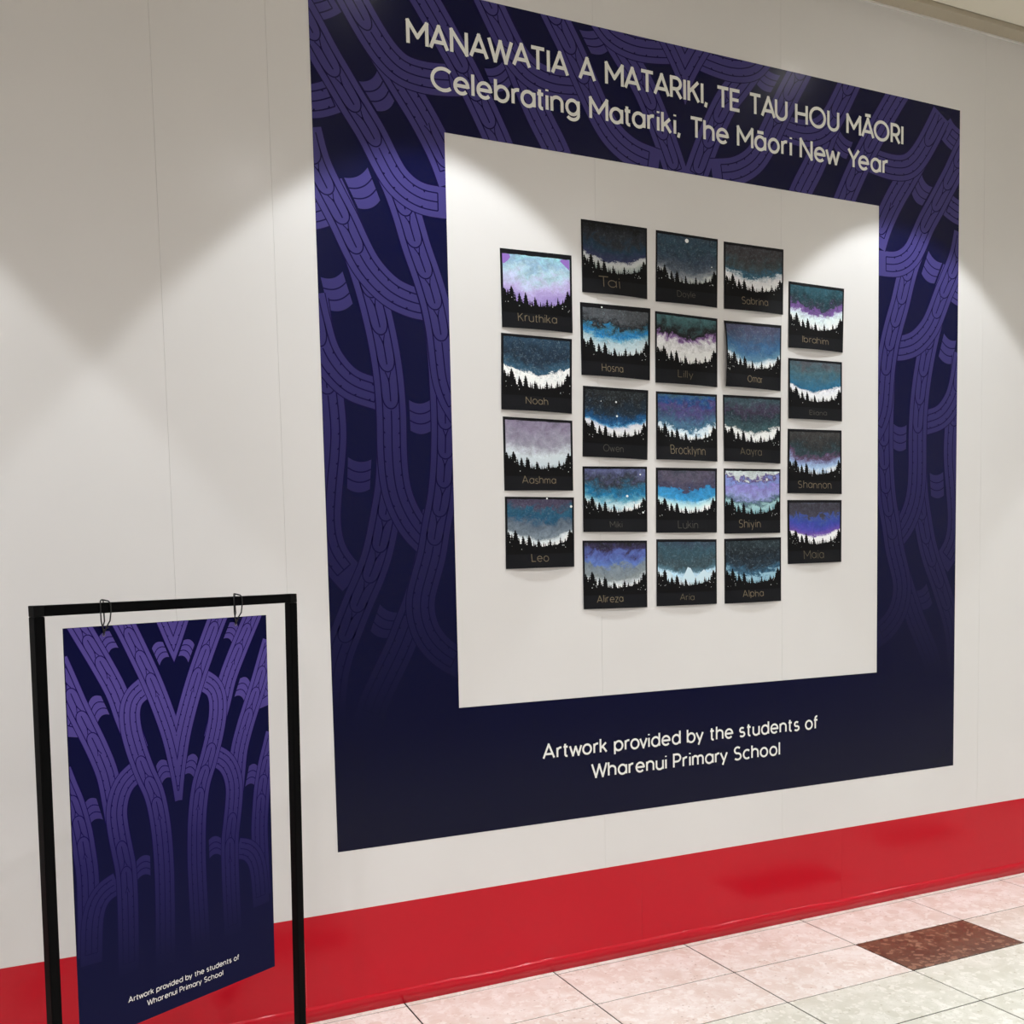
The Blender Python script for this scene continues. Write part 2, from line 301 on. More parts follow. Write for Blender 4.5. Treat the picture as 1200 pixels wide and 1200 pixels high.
BANNER_PLUGS=[[(0.0864, 0.0326), (0.1169, 0.0137), (0.1386, 0.0553), (0.1107, 0.0712)], [(0.0551, 0.1801), (0.088, 0.167), (0.1084, 0.2142), (0.076, 0.2304)], [(0.2308, 0.0643), (0.2628, 0.0507), (0.2799, 0.0898), (0.251, 0.1088)], [(0.1659, 0.5889), (0.2049, 0.5853), (0.2042, 0.635), (0.1669, 0.6366)], [(0.0322, 0.4222), (0.0654, 0.4108), (0.0807, 0.4649), (0.0434, 0.4732)]]
BANNER_PLUGS_RIGHT=[[(0.3259, 0.3516), (0.3559, 0.3607), (0.3428, 0.4121), (0.3122, 0.3983)]]
SHEET_CORNERS={'kruthika': [(1.5937, 2.6838), (1.8845, 2.6874), (1.8825, 2.4064), (1.5952, 2.4062)], 'noah': [(1.5913, 2.3864), (1.8803, 2.3845), (1.8731, 2.111), (1.5846, 2.1142)], 'aashma': [(1.5907, 2.0902), (1.8762, 2.086), (1.8747, 1.8271), (1.591, 1.8242)], 'leo': [(1.5922, 1.8027), (1.8778, 1.8018), (1.8728, 1.5433), (1.5892, 1.5399)], 'tai': [(1.9266, 2.8241), (2.2144, 2.8234), (2.2107, 2.5572), (1.9269, 2.5589)], 'hosna': [(1.9172, 2.5224), (2.2257, 2.5248), (2.2181, 2.2519), (1.9176, 2.2558)], 'owen': [(1.9241, 2.217), (2.2117, 2.2143), (2.2041, 1.9486), (1.9173, 1.9547)], 'mihi': [(1.9166, 1.9182), (2.2018, 1.9224), (2.1983, 1.6707), (1.9138, 1.6726)], 'alireza': [(1.9113, 1.6405), (2.1978, 1.6377), (2.1942, 1.3785), (1.9101, 1.381)], 'doyle': [(2.2548, 2.8217), (2.5439, 2.8187), (2.5375, 2.5525), (2.2493, 2.5525)], 'lilly': [(2.2469, 2.517), (2.5393, 2.5112), (2.535, 2.2424), (2.2433, 2.2451)], 'brooklynn': [(2.2467, 2.2128), (2.5347, 2.2139), (2.5326, 1.9493), (2.2433, 1.9511)], 'lydia': [(2.2429, 1.9199), (2.5323, 1.9222), (2.5281, 1.6668), (2.2395, 1.6671)], 'aria': [(2.2411, 1.6422), (2.5279, 1.6395), (2.5257, 1.3799), (2.2377, 1.3802)], 'sabrina': [(2.5727, 2.8136), (2.8711, 2.8142), (2.8661, 2.5526), (2.5707, 2.552)], 'omar': [(2.5703, 2.507), (2.8593, 2.5092), (2.8542, 2.2435), (2.5725, 2.2478)], 'aayra': [(2.5639, 2.2154), (2.8564, 2.2176), (2.8512, 1.9476), (2.566, 1.9517)], 'shiyin': [(2.5658, 1.9228), (2.8533, 1.9249), (2.8504, 1.6629), (2.5659, 1.6614)], 'alpha': [(2.5658, 1.6408), (2.8548, 1.6452), (2.8541, 1.3806), (2.5659, 1.3785)], 'ibrahim': [(2.8973, 2.6906), (3.1937, 2.6868), (3.1851, 2.4206), (2.8946, 2.4222)], 'ahlana': [(2.8945, 2.3807), (3.1829, 2.3813), (3.1813, 2.1328), (2.894, 2.134)], 'shannon': [(2.8917, 2.0921), (3.1814, 2.0951), (3.1822, 1.8261), (2.8889, 1.827)], 'maia': [(2.8888, 1.7988), (3.1823, 1.8007), (3.1807, 1.5364), (2.8905, 1.5329)]}

def smooth_path(pts, step):
    P = [Vector(p) for p in pts]
    P = [P[0] * 2 - P[1]] + P + [P[-1] * 2 - P[-2]]
    out = []
    for i in range(1, len(P) - 2):
        p0, p1, p2, p3 = P[i - 1:i + 3]
        n = max(2, int((p2 - p1).length / step))
        for k in range(n):
            t = k / n
            out.append(0.5 * ((2 * p1) + (p2 - p0) * t + (2 * p0 - 5 * p1 + 4 * p2 - p3) * t * t + (3 * p1 - p0 - 3 * p2 + p3) * t ** 3))
    out.append(P[-2])
    for _ in range(3):
        out = [out[0]] + [(out[i - 1] + out[i] * 2 + out[i + 1]) / 4 for i in range(1, len(out) - 1)] + [out[-1]]
    return out
class Path:
    def __init__(s, pts, step):
        s.p = smooth_path(pts, step); s.d = [0.0]
        for a, b in zip(s.p[:-1], s.p[1:]): s.d.append(s.d[-1] + (b - a).length)
        s.L = s.d[-1]
    def at(s, l, off):
        l = min(max(l, 0), s.L - 1e-6); i = 0
        lo, hi = 0, len(s.d) - 2
        while lo < hi:
            m = (lo + hi + 1) // 2
            if s.d[m] <= l: lo = m
            else: hi = m - 1
        i = lo; k = (l - s.d[i]) / max(1e-9, s.d[i + 1] - s.d[i])
        def T(j):
            a = s.p[max(j - 1, 0)]; b = s.p[min(j + 1, len(s.p) - 1)]; return (b - a).normalized()
        t = (T(i) * (1 - k) + T(min(i + 1, len(s.p) - 1)) * k).normalized()
        q = s.p[i].lerp(s.p[i + 1], k)
        return q + Vector((t.y, -t.x)) * off
def ribbon(bm, pts, w, lay, w2=None):
    n = len(pts); L = []; R = []
    w2 = w if w2 is None else w2
    for i, p in enumerate(pts):
        t = pts[min(i + 1, n - 1)] - pts[max(i - 1, 0)]
        if t.length < 1e-9: t = Vector((1, 0))
        t.normalize(); nn = Vector((t.y, -t.x)); ww = (w + (w2 - w) * i / max(1, n - 1)) / 2
        L.append(bm.verts.new((p.x + nn.x * ww, lay, p.y + nn.y * ww))); R.append(bm.verts.new((p.x - nn.x * ww, lay, p.y - nn.y * ww)))
    for i in range(n - 1):
        try: bm.faces.new((L[i], L[i + 1], R[i + 1], R[i]))
        except ValueError: pass
def draw_band(fill, line, pts, w, style, lay, du, flipU):
    """one rib of the print: pale body, two inner outlines, then rows of leaves (l) or notched ribs (t)"""
    P = Path(pts, w * 0.12); L = P.L; st = w * 0.12; n = max(3, int(L / st))
    ribbon(fill, [P.at(L * i / n, 0) for i in range(n + 1)], w, lay)
    lw = w * 0.042; q = lay - du * 0.45; e = w * 0.285
    for sgn in (-1, 1):
        ribbon(line, [P.at(L * i / n, sgn * w * 0.515) for i in range(n + 1)], lw * 0.8, q)
    l0, l1 = w * 0.15, L - w * 0.45
    segs = [(s[0], float(s[1:])) for s in style.split()]
    tot = sum(x for _, x in segs); a = l0
    for sgn in (-1, 1):
        m = max(3, int((l1 - l0) / st)); ribbon(line, [P.at(l0 + (l1 - l0) * i / m, sgn * e) for i in range(m + 1)], lw, q)
    ribbon(line, [P.at(l1, -e), P.at(l1, e)], lw, q)
    for kind, k in segs:
        b = a + (l1 - l0) * k / tot
        if kind == 't':
            m = max(3, int((b - a) / st)); ribbon(line, [P.at(a + (b - a) * i / m, 0) for i in range(m + 1)], lw, q)
            c = a + w * 0.25
            while c < b - w * 0.1:
                for sgn in (-1, 1):
                    p0 = P.at(c, sgn * e); p1 = P.at(c + w * 0.03, sgn * (e - w * 0.065)); ribbon(line, [p0, p1], lw * 1.9, q, lw * 0.7)
                c += w * 0.46
        else:
            N = max(1, int(round((b - a) / (w * 1.05)))); cl = (b - a) / N
            for j in range(N):
                s0 = a + j * cl; s1 = s0 + cl
                if not flipU:   # leaf tips point along the path
                    f = lambda t: s0 + cl * t
                else:
                    f = lambda t: s1 - cl * t
                U = []
                for i in range(17):
                    th = math.pi * i / 16
                    U.append(P.at(f(0.52 + 0.44 * math.sin(th) ** 0.8), e * math.cos(th)))
                ribbon(line, U, lw, q)
                ribbon(line, [P.at(f(t), 0) for t in (0.12, 0.3, 0.5, 0.66, 0.76)], lw, q)
                for sgn in (-1, 1):
                    ribbon(line, [P.at(f(0.24), 0), P.at(f(0.12), sgn * e * 0.10), P.at(f(0.02), sgn * e * 0.24), P.at(f(-0.035), sgn * e * 0.34)], lw * 0.8, q)
        a = b
def draw_plug(fill, line, quad, lay, du, w, down):
    q = [Vector(p) for p in quad]; tl, tr, br, bl = q
    ax = ((bl - tl) + (br - tr)) / 2; bulge = ax * (0.12 if down else -0.17)
    def pt(u, a): return tl.lerp(tr, u).lerp(bl.lerp(br, u), a) + bulge * 4 * u * (1 - u)
    n = 12; V = [[fill.verts.new((pt(i / n, a).x, lay, pt(i / n, a).y)) for i in range(n + 1)] for a in (0, 1)]
    for i in range(n): fill.faces.new((V[0][i], V[0][i + 1], V[1][i + 1], V[1][i]))
    for a in (1 / 3, 2 / 3): ribbon(line, [pt(i / n, a) for i in range(n + 1)], w * 0.042, lay - du * 0.45)
def clip(bm, co, no):
    g = list(bm.verts) + list(bm.edges) + list(bm.faces)
    bmesh.ops.bisect_plane(bm, geom=g, plane_co=co, plane_no=no, clear_outer=True, clear_inner=False, dist=1e-7)
def merge(dst, src, mirror_x=None):
    mp = {}
    for v in src.verts:
        c = v.co.copy()
        if mirror_x is not None: c.x = 2 * mirror_x - c.x
        mp[v] = dst.verts.new(c)
    for f in src.faces:
        try: dst.faces.new([mp[v] for v in f.verts])
        except ValueError: pass
def build_pattern(bands, plugs, plugs_r, w, cx, y0, du, down):
    F = bmesh.new(); Ln = bmesh.new()
    for i, row in enumerate([('plug', p, False) for p in plugs] + [('plug', p, True) for p in plugs_r] + list(bands)):
        f, l = bmesh.new(), bmesh.new(); lay = y0 - du * i if row[0] != 'plug' else y0 - du * 0.5
        if row[0] == 'plug': draw_plug(f, l, row[1], lay, du, w, down)
        else: draw_band(f, l, row[1], w, row[2], lay, du, not down)
        if row[0] == 'plug' and row[2]:
            merge(F, f); merge(Ln, l); merge(F, f, cx); merge(Ln, l, cx)
        else:
            for b in (f, l): clip(b, (cx, 0, 0), (1, 0, 0))
            merge(F, f); merge(Ln, l); merge(F, f, cx); merge(Ln, l, cx)
        f.free(); l.free()
    return F, Ln

# ------------------------------------------------------------------ stroke lettering (round geometric sans)
def arc(cx, cy, rx, ry, a0, a1, n=14):
    return [(cx + rx * math.cos(math.radians(a0 + (a1 - a0) * i / n)), cy + ry * math.sin(math.radians(a0 + (a1 - a0) * i / n))) for i in range(n + 1)]
X = 0.70; r = 0.30; LAYER = [0]
def bowl(cx): return arc(cx, X / 2, r, X / 2, 0, 360, 22)
G = {
 'A': (0.78, [[(0, 0), (0.39, 1), (0.78, 0)], [(0.13, 0.30), (0.65, 0.30)]]),
 'B': (0.58, [[(0, 0), (0, 1)], [(0, 1), (0.28, 1)] + arc(0.28, 0.76, 0.24, 0.24, 90, -90) + [(0, 0.52)], [(0.28, 0.52)] + arc(0.30, 0.26, 0.28, 0.26, 90, -90) + [(0, 0)]]),
 'C': (0.80, [arc(0.5, 0.5, 0.5, 0.5, 48, 312, 24)]),
 'D': (0.72, [[(0, 0), (0, 1)], [(0, 1), (0.25, 1)] + arc(0.25, 0.5, 0.47, 0.5, 90, -90, 20) + [(0, 0)]]),
 'E': (0.52, [[(0.52, 1), (0, 1), (0, 0), (0.52, 0)], [(0, 0.51), (0.46, 0.51)]]),
 'H': (0.68, [[(0, 0), (0, 1)], [(0.68, 0), (0.68, 1)], [(0, 0.51), (0.68, 0.51)]]),
 'I': (0.0, [[(0, 0), (0, 1)]]),
 'K': (0.58, [[(0, 0), (0, 1)], [(0.55, 1), (0.04, 0.47)], [(0.20, 0.62), (0.58, 0)]]),
 'L': (0.48, [[(0, 1), (0, 0), (0.48, 0)]]),
 'M': (0.86, [[(0, 0), (0, 1), (0.43, 0.34), (0.86, 1), (0.86, 0)]]),
 'N': (0.70, [[(0, 0), (0, 1), (0.70, 0), (0.70, 1)]]),
 'O': (0.96, [arc(0.48, 0.5, 0.48, 0.5, 0, 360, 30)]),
 'P': (0.54, [[(0, 0), (0, 1), (0.27, 1)] + arc(0.27, 0.72, 0.27, 0.28, 90, -90) + [(0, 0.44)]]),
 'R': (0.56, [[(0, 0), (0, 1), (0.26, 1)] + arc(0.26, 0.72, 0.27, 0.28, 90, -90) + [(0, 0.44)], [(0.26, 0.44), (0.56, 0)]]),
 'S': (0.56, [arc(0.28, 0.75, 0.25, 0.25, 40, 250, 14) + arc(0.28, 0.255, 0.28, 0.255, 80, -142, 16)]),
 'T': (0.66, [[(0, 1), (0.66, 1)], [(0.33, 1), (0.33, 0)]]),
 'U': (0.66, [[(0, 1), (0, 0.33)] + arc(0.33, 0.33, 0.33, 0.33, 180, 360) + [(0.66, 1)]]),
 'W': (1.10, [[(0, 1), (0.29, 0), (0.55, 0.92), (0.81, 0), (1.10, 1)]]),
 'Y': (0.70, [[(0, 1), (0.35, 0.45), (0.70, 1)], [(0.35, 0.45), (0.35, 0)]]),
 'Z': (0.55, [[(0, 1), (0.55, 1), (0, 0), (0.55, 0)]]),
 'a': (0.60, [bowl(0.30), [(0.60, X), (0.60, 0)]]),
 'b': (0.60, [bowl(0.30), [(0, 1), (0, 0)]]),
 'c': (0.50, [arc(0.30, X / 2, r, X / 2, 50, 310, 18)]),
 'd': (0.60, [bowl(0.30), [(0.60, 1), (0.60, 0)]]),
 'e': (0.60, [[(0.02, X / 2 + 0.005), (0.59, X / 2 + 0.005)] + arc(0.30, X / 2, r, X / 2, 2, 318, 20)]),
 'f': (0.34, [arc(0.27, 0.85, 0.15, 0.15, 75, 180, 8) + [(0.12, 0)], [(0, X), (0.32, X)]]),
 'g': (0.60, [bowl(0.30), [(0.60, X), (0.60, 0.0)] + arc(0.30, 0.0, 0.30, 0.25, 0, -150, 12)]),
 'h': (0.52, [[(0, 1), (0, 0)], [(0, 0.40)] + arc(0.26, 0.44, 0.26, 0.26, 180, 0) + [(0.52, 0)]]),
 'i': (0.0, [[(0, X), (0, 0)], [(0, 0.90), (0, 0.99)]]),
 'j': (0.0, [[(0, X), (0, -0.2)], [(0, 0.90), (0, 0.99)]]),
 'k': (0.46, [[(0, 1), (0, 0)], [(0.42, X), (0.03, 0.31)], [(0.16, 0.43), (0.46, 0)]]),
 'l': (0.0, [[(0, 1), (0, 0)]]),
 'm': (0.84, [[(0, X), (0, 0)], [(0, 0.42)] + arc(0.21, 0.48, 0.21, 0.22, 180, 0) + [(0.42, 0)], [(0.42, 0.42)] + arc(0.63, 0.48, 0.21, 0.22, 180, 0) + [(0.84, 0)]]),
 'n': (0.52, [[(0, X), (0, 0)], [(0, 0.40)] + arc(0.26, 0.44, 0.26, 0.26, 180, 0) + [(0.52, 0)]]),
 'o': (0.60, [bowl(0.30)]),
 'p': (0.60, [bowl(0.30), [(0, X), (0, -0.27)]]),
 'r': (0.30, [[(0, X), (0, 0)], [(0, 0.38)] + arc(0.24, 0.44, 0.24, 0.25, 180, 75, 8)]),
 's': (0.42, [arc(0.21, 0.52, 0.18, 0.18, 40, 250, 12) + arc(0.21, 0.18, 0.21, 0.18, 80, -145, 14)]),
 't': (0.30, [[(0.12, 0.92), (0.12, 0.14)] + arc(0.25, 0.14, 0.13, 0.13, 180, 285, 7), [(0, X), (0.30, X)]]),
 'u': (0.52, [[(0, X), (0, 0.26)] + arc(0.26, 0.26, 0.26, 0.26, 180, 360) + [(0.52, X)], [(0.52, 0.3), (0.52, 0)]]),
 'v': (0.52, [[(0, X), (0.26, 0), (0.52, X)]]),
 'w': (0.84, [[(0, X), (0.21, 0), (0.42, 0.62), (0.63, 0), (0.84, X)]]),
 'y': (0.54, [[(0, X), (0.29, 0.04)], [(0.54, X), (0.17, -0.27)]]),
 'z': (0.42, [[(0, X), (0.42, X), (0, 0), (0.42, 0)]]),
 ',': (0.08, [[(0.06, 0.08), (0.0, -0.17)]]),
}
G['Ā'] = (0.78, G['A'][1] + [[(0.20, 1.20), (0.58, 1.20)]])
G['ā'] = (0.60, G['a'][1] + [[(0.12, 0.93), (0.50, 0.93)]])
def stroke(bm, pts, w, place):
    """one pen stroke with mitred corners; sharp corners start a new leg"""
    for k in range(1, len(pts) - 1):
        a = Vector(pts[k]) - Vector(pts[k - 1]); b = Vector(pts[k + 1]) - Vector(pts[k])
        if a.length > 1e-6 and b.length > 1e-6 and a.angle(b) > 0.9:
            e = a.normalized() * (w * 0.42); f = b.normalized() * (w * 0.42)
            stroke(bm, list(pts[:k]) + [tuple(Vector(pts[k]) + e)], w, place)
            LAYER[0] += 1
            stroke(bm, [tuple(Vector(pts[k]) - f)] + list(pts[k + 1:]), w, place); return
    P = [Vector(p) for p in pts]; Q = [P[0]]
    for p in P[1:]:
        if (p - Q[-1]).length > 1e-5: Q.append(p)
    P = Q; n = len(P)
    closed = n > 3 and (P[0] - P[-1]).length < 1e-4
    if closed: P = P[:-1]; n -= 1
    L = []; R = []
    for i in range(n):
        a = P[i - 1] if (i > 0 or closed) else None; b = P[(i + 1) % n] if (i < n - 1 or closed) else None
        d0 = (P[i] - a).normalized() if a is not None else (b - P[i]).normalized()
        d1 = (b - P[i]).normalized() if b is not None else d0
        t = d0 + d1
        if t.length < 0.2: t = d0
        t.normalize(); nn = Vector((-t.y, t.x)); k = min(1 / max(0.35, nn.dot(Vector((-d0.y, d0.x)))), 2.2)
        if k > 1.45: k = 1.45
        L.append(P[i] + nn * w / 2 * k); R.append(P[i] - nn * w / 2 * k)
    LAYER[0] += 1; dz = Vector((0, -0.00003 * (LAYER[0] % 4), 0))
    VL = [bm.verts.new(Vector(place(p)) + dz) for p in L]; VR = [bm.verts.new(Vector(place(p)) + dz) for p in R]
    for i in range(n if closed else n - 1):
        j = (i + 1) % n; bm.faces.new((VL[i], VR[i], VR[j], VL[j]))
KERN = {k: -0.14 for k in ('AT', 'TA', 'AW', 'WA', 'ĀO', 'AU')}
KERN.update({'AN': -.04, 'NA': -.04, 'IA': -.04, 'MA': -.08, 'MĀ': -.08, 'AR': -.08, 'TE': -.08, 'Ye': -.20, 'Th': -.10, 'Ma': -.04, 'Mā': -.04, 'wo': -.10, 'tw': -.06, 'rt': -.08, 'ro': -.10, 'ov': -.12, 'vi': -.06, 'by': -.1, 'ew': -.1, 'ry': -.12, 'rk': -.06, 'ra': -.10, 'at': -.08, 'ta': -.08, 'ti': -.05, 'RI': -.03, 'KI': -.04, 'Wh': -.08, 'TI': -.04, 'of': -.06, 'Ta': -.22, 'Ki': 0, 'Yo': -.2, 'i,': -.05, 'I,': -.05})
def layout(text, gap, space):
    x = 0; out = []; prev = ''
    for ch in text:
        if ch == ' ': x += space; prev = ' '; continue
        if out and prev + ch in KERN: x += KERN[prev + ch]
        prev = ch; a, st = G[ch]; out.append((x, st)); x += a + gap
    return out, x - gap
def text_bm(text, x0, x1, base, cap, w, place, gap=0.24, space=0.36, jitter=0.0, rnd=None):
    lay, tw = layout(text, gap, space); sx = (x1 - x0) / tw
    bm = bmesh.new()
    for gx, sts in lay:
        jy = rnd.uniform(-jitter, jitter) if jitter else 0; js = 1 + (rnd.uniform(-jitter, jitter) if jitter else 0); sl = rnd.uniform(-jitter, jitter) if jitter else 0
        for s in sts:
            stroke(bm, [(x0 + (gx + px * js + py * sl) * sx, base + (py * js + jy) * cap) for px, py in s], w, place)
    return bm

# ------------------------------------------------------------------ the mural
MX0, MX1, MZ0, MZ1 = 0.9276, 3.8619, 0.5797, 3.5213
IX0, IX1, IZ0, IZ1 = 1.3923, 3.3873, 1.0449, 3.0515
mural = thing('wall_mural', (MX0, 0.0, MZ0), 'huge square navy frame print with lilac carved ribs and white lettering on the white wall', 'mural')
MO = Vector((MX0, 0, MZ0))
def local(bm, o):
    for v in bm.verts: v.co -= o
    return bm
bm = bmesh.new()
SHEETS_Z = [MZ0, 1.05, 3.12, MZ1]
for lo, hi in (((MX0, IZ1 * 0 + 3.125), (MX1, MZ1)), ((MX0, IZ1), (MX1, 3.125)), ((MX0, IZ0), (IX0, IZ1)), ((IX1, IZ0), (MX1, IZ1)), ((MX0, MZ0), (MX1, IZ0))):
    box(bm, (lo[0], -0.0006, lo[1]), (hi[0], -0.0001, hi[1]))
obj('navy_sheet', local(bm, MO), NAVY, mural)
F, Ln = build_pattern([(b[0], b[1], b[2]) for b in MURAL_BANDS], MURAL_PLUGS, [], 0.106, 2.3947, -0.0007, 0.00003, True)
def ring_clip(b):
    for co, no in (((MX0 + .0005, 0, 0), (-1, 0, 0)), ((MX1 - .0005, 0, 0), (1, 0, 0)), ((0, 0, MZ0), (0, 0, -1)), ((0, 0, MZ1 - .0005), (0, 0, 1))): clip(b, co, no)
    for co, no in (((IX0, 0, 0), (1, 0, 0)), ((IX1, 0, 0), (1, 0, 0)), ((0, 0, IZ0), (0, 0, 1)), ((0, 0, IZ1), (0, 0, 1))):
        bmesh.ops.bisect_plane(b, geom=list(b.verts) + list(b.edges) + list(b.faces), plane_co=co, plane_no=no, dist=1e-7)
    kill = [f for f in b.faces if IX0 < f.calc_center_median().x < IX1 and IZ0 < f.calc_center_median().z < IZ1]
    bmesh.ops.delete(b, geom=kill, context='FACES')
    for f in b.faces:
        f.normal_update()
        if f.normal.y > 0: f.normal_flip()
    return b
pat = obj('printed_ribs', local(ring_clip(F), MO), INK_BAND, mural)
obj('printed_outlines', local(ring_clip(Ln), MO), INK_LINE, pat)['kind'] = 'stuff'
ML = -0.00200
def mplace(p): return (p[0], ML, p[1])
for txt, x0, x1, base, cap, w in (
    ('MANAWATIA A MATARIKI, TE TAU HOU MĀORI', 1.268, 3.517, 3.3255, 0.0735, 0.0128),
    ('Celebrating Matariki, The Māori New Year', 1.352, 3.434, 3.1915, 0.0715, 0.0122),
    ('Artwork provided by the students of', 1.728, 3.050, 0.8265, 0.0515, 0.0080),
    ('Wharenui Primary School', 1.936, 2.843, 0.7320, 0.0515, 0.0080)):
    o = obj('lettering', local(text_bm(txt, x0, x1, base, cap, w, mplace, space=0.40), MO), LETTER, mural)

# ------------------------------------------------------------------ the pupils' paintings
def m_sky(i, stops, amp, freq, mott, speck, dark):
    k = NT('painted_sky', 0.55, 0.2)
    uv = k.node('ShaderNodeUVMap').outputs[0]
    ad = k.node('ShaderNodeVectorMath', operation='ADD'); k.link(uv, ad.inputs[0]); ad.inputs[1].default_value = (i * 3.7, i * 1.9, 0); v = ad.outputs[0]
    mp = k.node('ShaderNodeMapping'); mp.inputs['Scale'].default_value = (1.0, 1.7, 1); k.link(v, mp.inputs[0])
    sx = k.node('ShaderNodeSeparateXYZ'); k.link(uv, sx.inputs[0])
    du = k.math('SUBTRACT', k.math('MULTIPLY', sx.outputs[0], 2.0), 1.0)
    c = k.math('SUBTRACT', 0.70, k.math('MULTIPLY', k.math('MULTIPLY', k.math('POWER', k.math('ABSOLUTE', du), 2.0), 0.15), k.math('SUBTRACT', 1.25, k.math('MULTIPLY', k.math('SUBTRACT', 0.75, sx.outputs[1]), 1.5), True)))   # tree-line height (v runs down)
    d = k.math('SUBTRACT', c, sx.outputs[1])
    n1 = k.noise(mp.outputs[0], freq, 4, 0.6, 0.4); n2 = k.noise(v, 55, 3, 0.65)
    d = k.math('ADD', d, k.math('MULTIPLY', k.math('SUBTRACT', n1.outputs[0], 0.5), amp * 2.6))
    d = k.math('ADD', d, k.math('MULTIPLY', k.math('SUBTRACT', n2.outputs[0], 0.5), amp * 0.9 + 0.03))
    n6 = k.noise(v, 5.5, 3, 0.6, 0.9); hi = k.math('MULTIPLY', k.math('SUBTRACT', d, 0.17, True), 5.0, True)
    d0 = d; d = k.math('ADD', d, k.math('MULTIPLY', k.math('MULTIPLY', k.math('SUBTRACT', n6.outputs[0], 0.5), 0.55), hi))
    col = k.ramp(d, [(min(p / 0.8, 1.0), srgb(cc)) for p, cc in stops])
    n3 = k.noise(v, 10, 5, 0.7, 0.8); n4 = k.noise(v, 75, 2, 0.6)
    f = k.math('ADD', k.math('MULTIPLY', k.math('SUBTRACT', n3.outputs[0], 0.5), 12.0 * mott), k.math('MULTIPLY', k.math('SUBTRACT', n4.outputs[0], 0.5), 6.0 * mott))
    g = k.math('ADD', 1.0, f)
    gv = k.node('ShaderNodeCombineColor'); [k.link(g, gv.inputs[j]) for j in range(3)]
    sky = k.math('GREATER_THAN', d0, 0.13)
    col = k.mix(sky, col, k.mix(1.0, col, gv.outputs[0], 'MULTIPLY'))
    n5 = k.noise(v, 26, 3, 0.6, 1.5)
    wisp = k.math('MULTIPLY', k.math('MULTIPLY', k.math('SUBTRACT', n5.outputs[0], 0.54, True), 4.0, True), speck)
    col = k.mix(wisp, col, srgb((138, 158, 170)))
    k.col(col); return k.m
TREES = [(0.025, .50, .035), (0.075, .53, .025), (.125, .475, .036), (.18, .58, .018), (.235, .555, .026), (.275, .63, .012), (.325, .54, .028), (.36, .66, .012), (.39, .64, .010), (.42, .655, .013), (.465, .60, .022), (.505, .68, .010), (.54, .66, .011), (.575, .67, .010), (.605, .665, .010), (.64, .605, .024), (.68, .66, .010), (.705, .64, .016), (.74, .67, .010), (.77, .66, .010), (.80, .59, .018), (.835, .645, .012), (.87, .60, .020), (.91, .565, .020), (.95, .48, .034), (.985, .52, .03)]
def tree_polys(rnd):
    out = []
    for (u, v, w) in TREES + [((u + .018) % 1.0, v + .035, w * .7) for u, v, w in TREES[::2]]:
        v += rnd.uniform(-.012, .012) - .012; u += rnd.uniform(-.004, .004); w *= 1.75
        base = min(v + 0.19, 0.78); n = 6; pl = []; pr = []
        for k in range(n):
            t0 = (k / n); t1 = ((k + 1) / n)
            ww = w * min(1.0, 0.22 + 1.15 * t1) * rnd.uniform(.78, 1.15)
            va = v + (base - v) * t0; vb = v + (base - v) * (t1 - 0.02)
            out.append([(u, max(va - 0.012, v)), (u - ww, vb), (u + ww, vb)] if k else [(u, v - 0.008), (u - ww * .7, vb), (u + ww * .7, vb)])
        out.append([(u - .003, v), (u - w * .8, base), (u + w * .8, base), (u + .003, v)])
    N = 24
    for k in range(N):
        u0, u1 = k / N, (k + 1) / N
        h = lambda u: 0.700 - 0.12 * (2 * u - 1) ** 2 + 0.008 * math.sin(u * 61)
        out.append([(u0, h(u0)), (u0, .80), (u1, .80), (u1, h(u1))])
    return out
H_, Wt = None, (250, 252, 252)
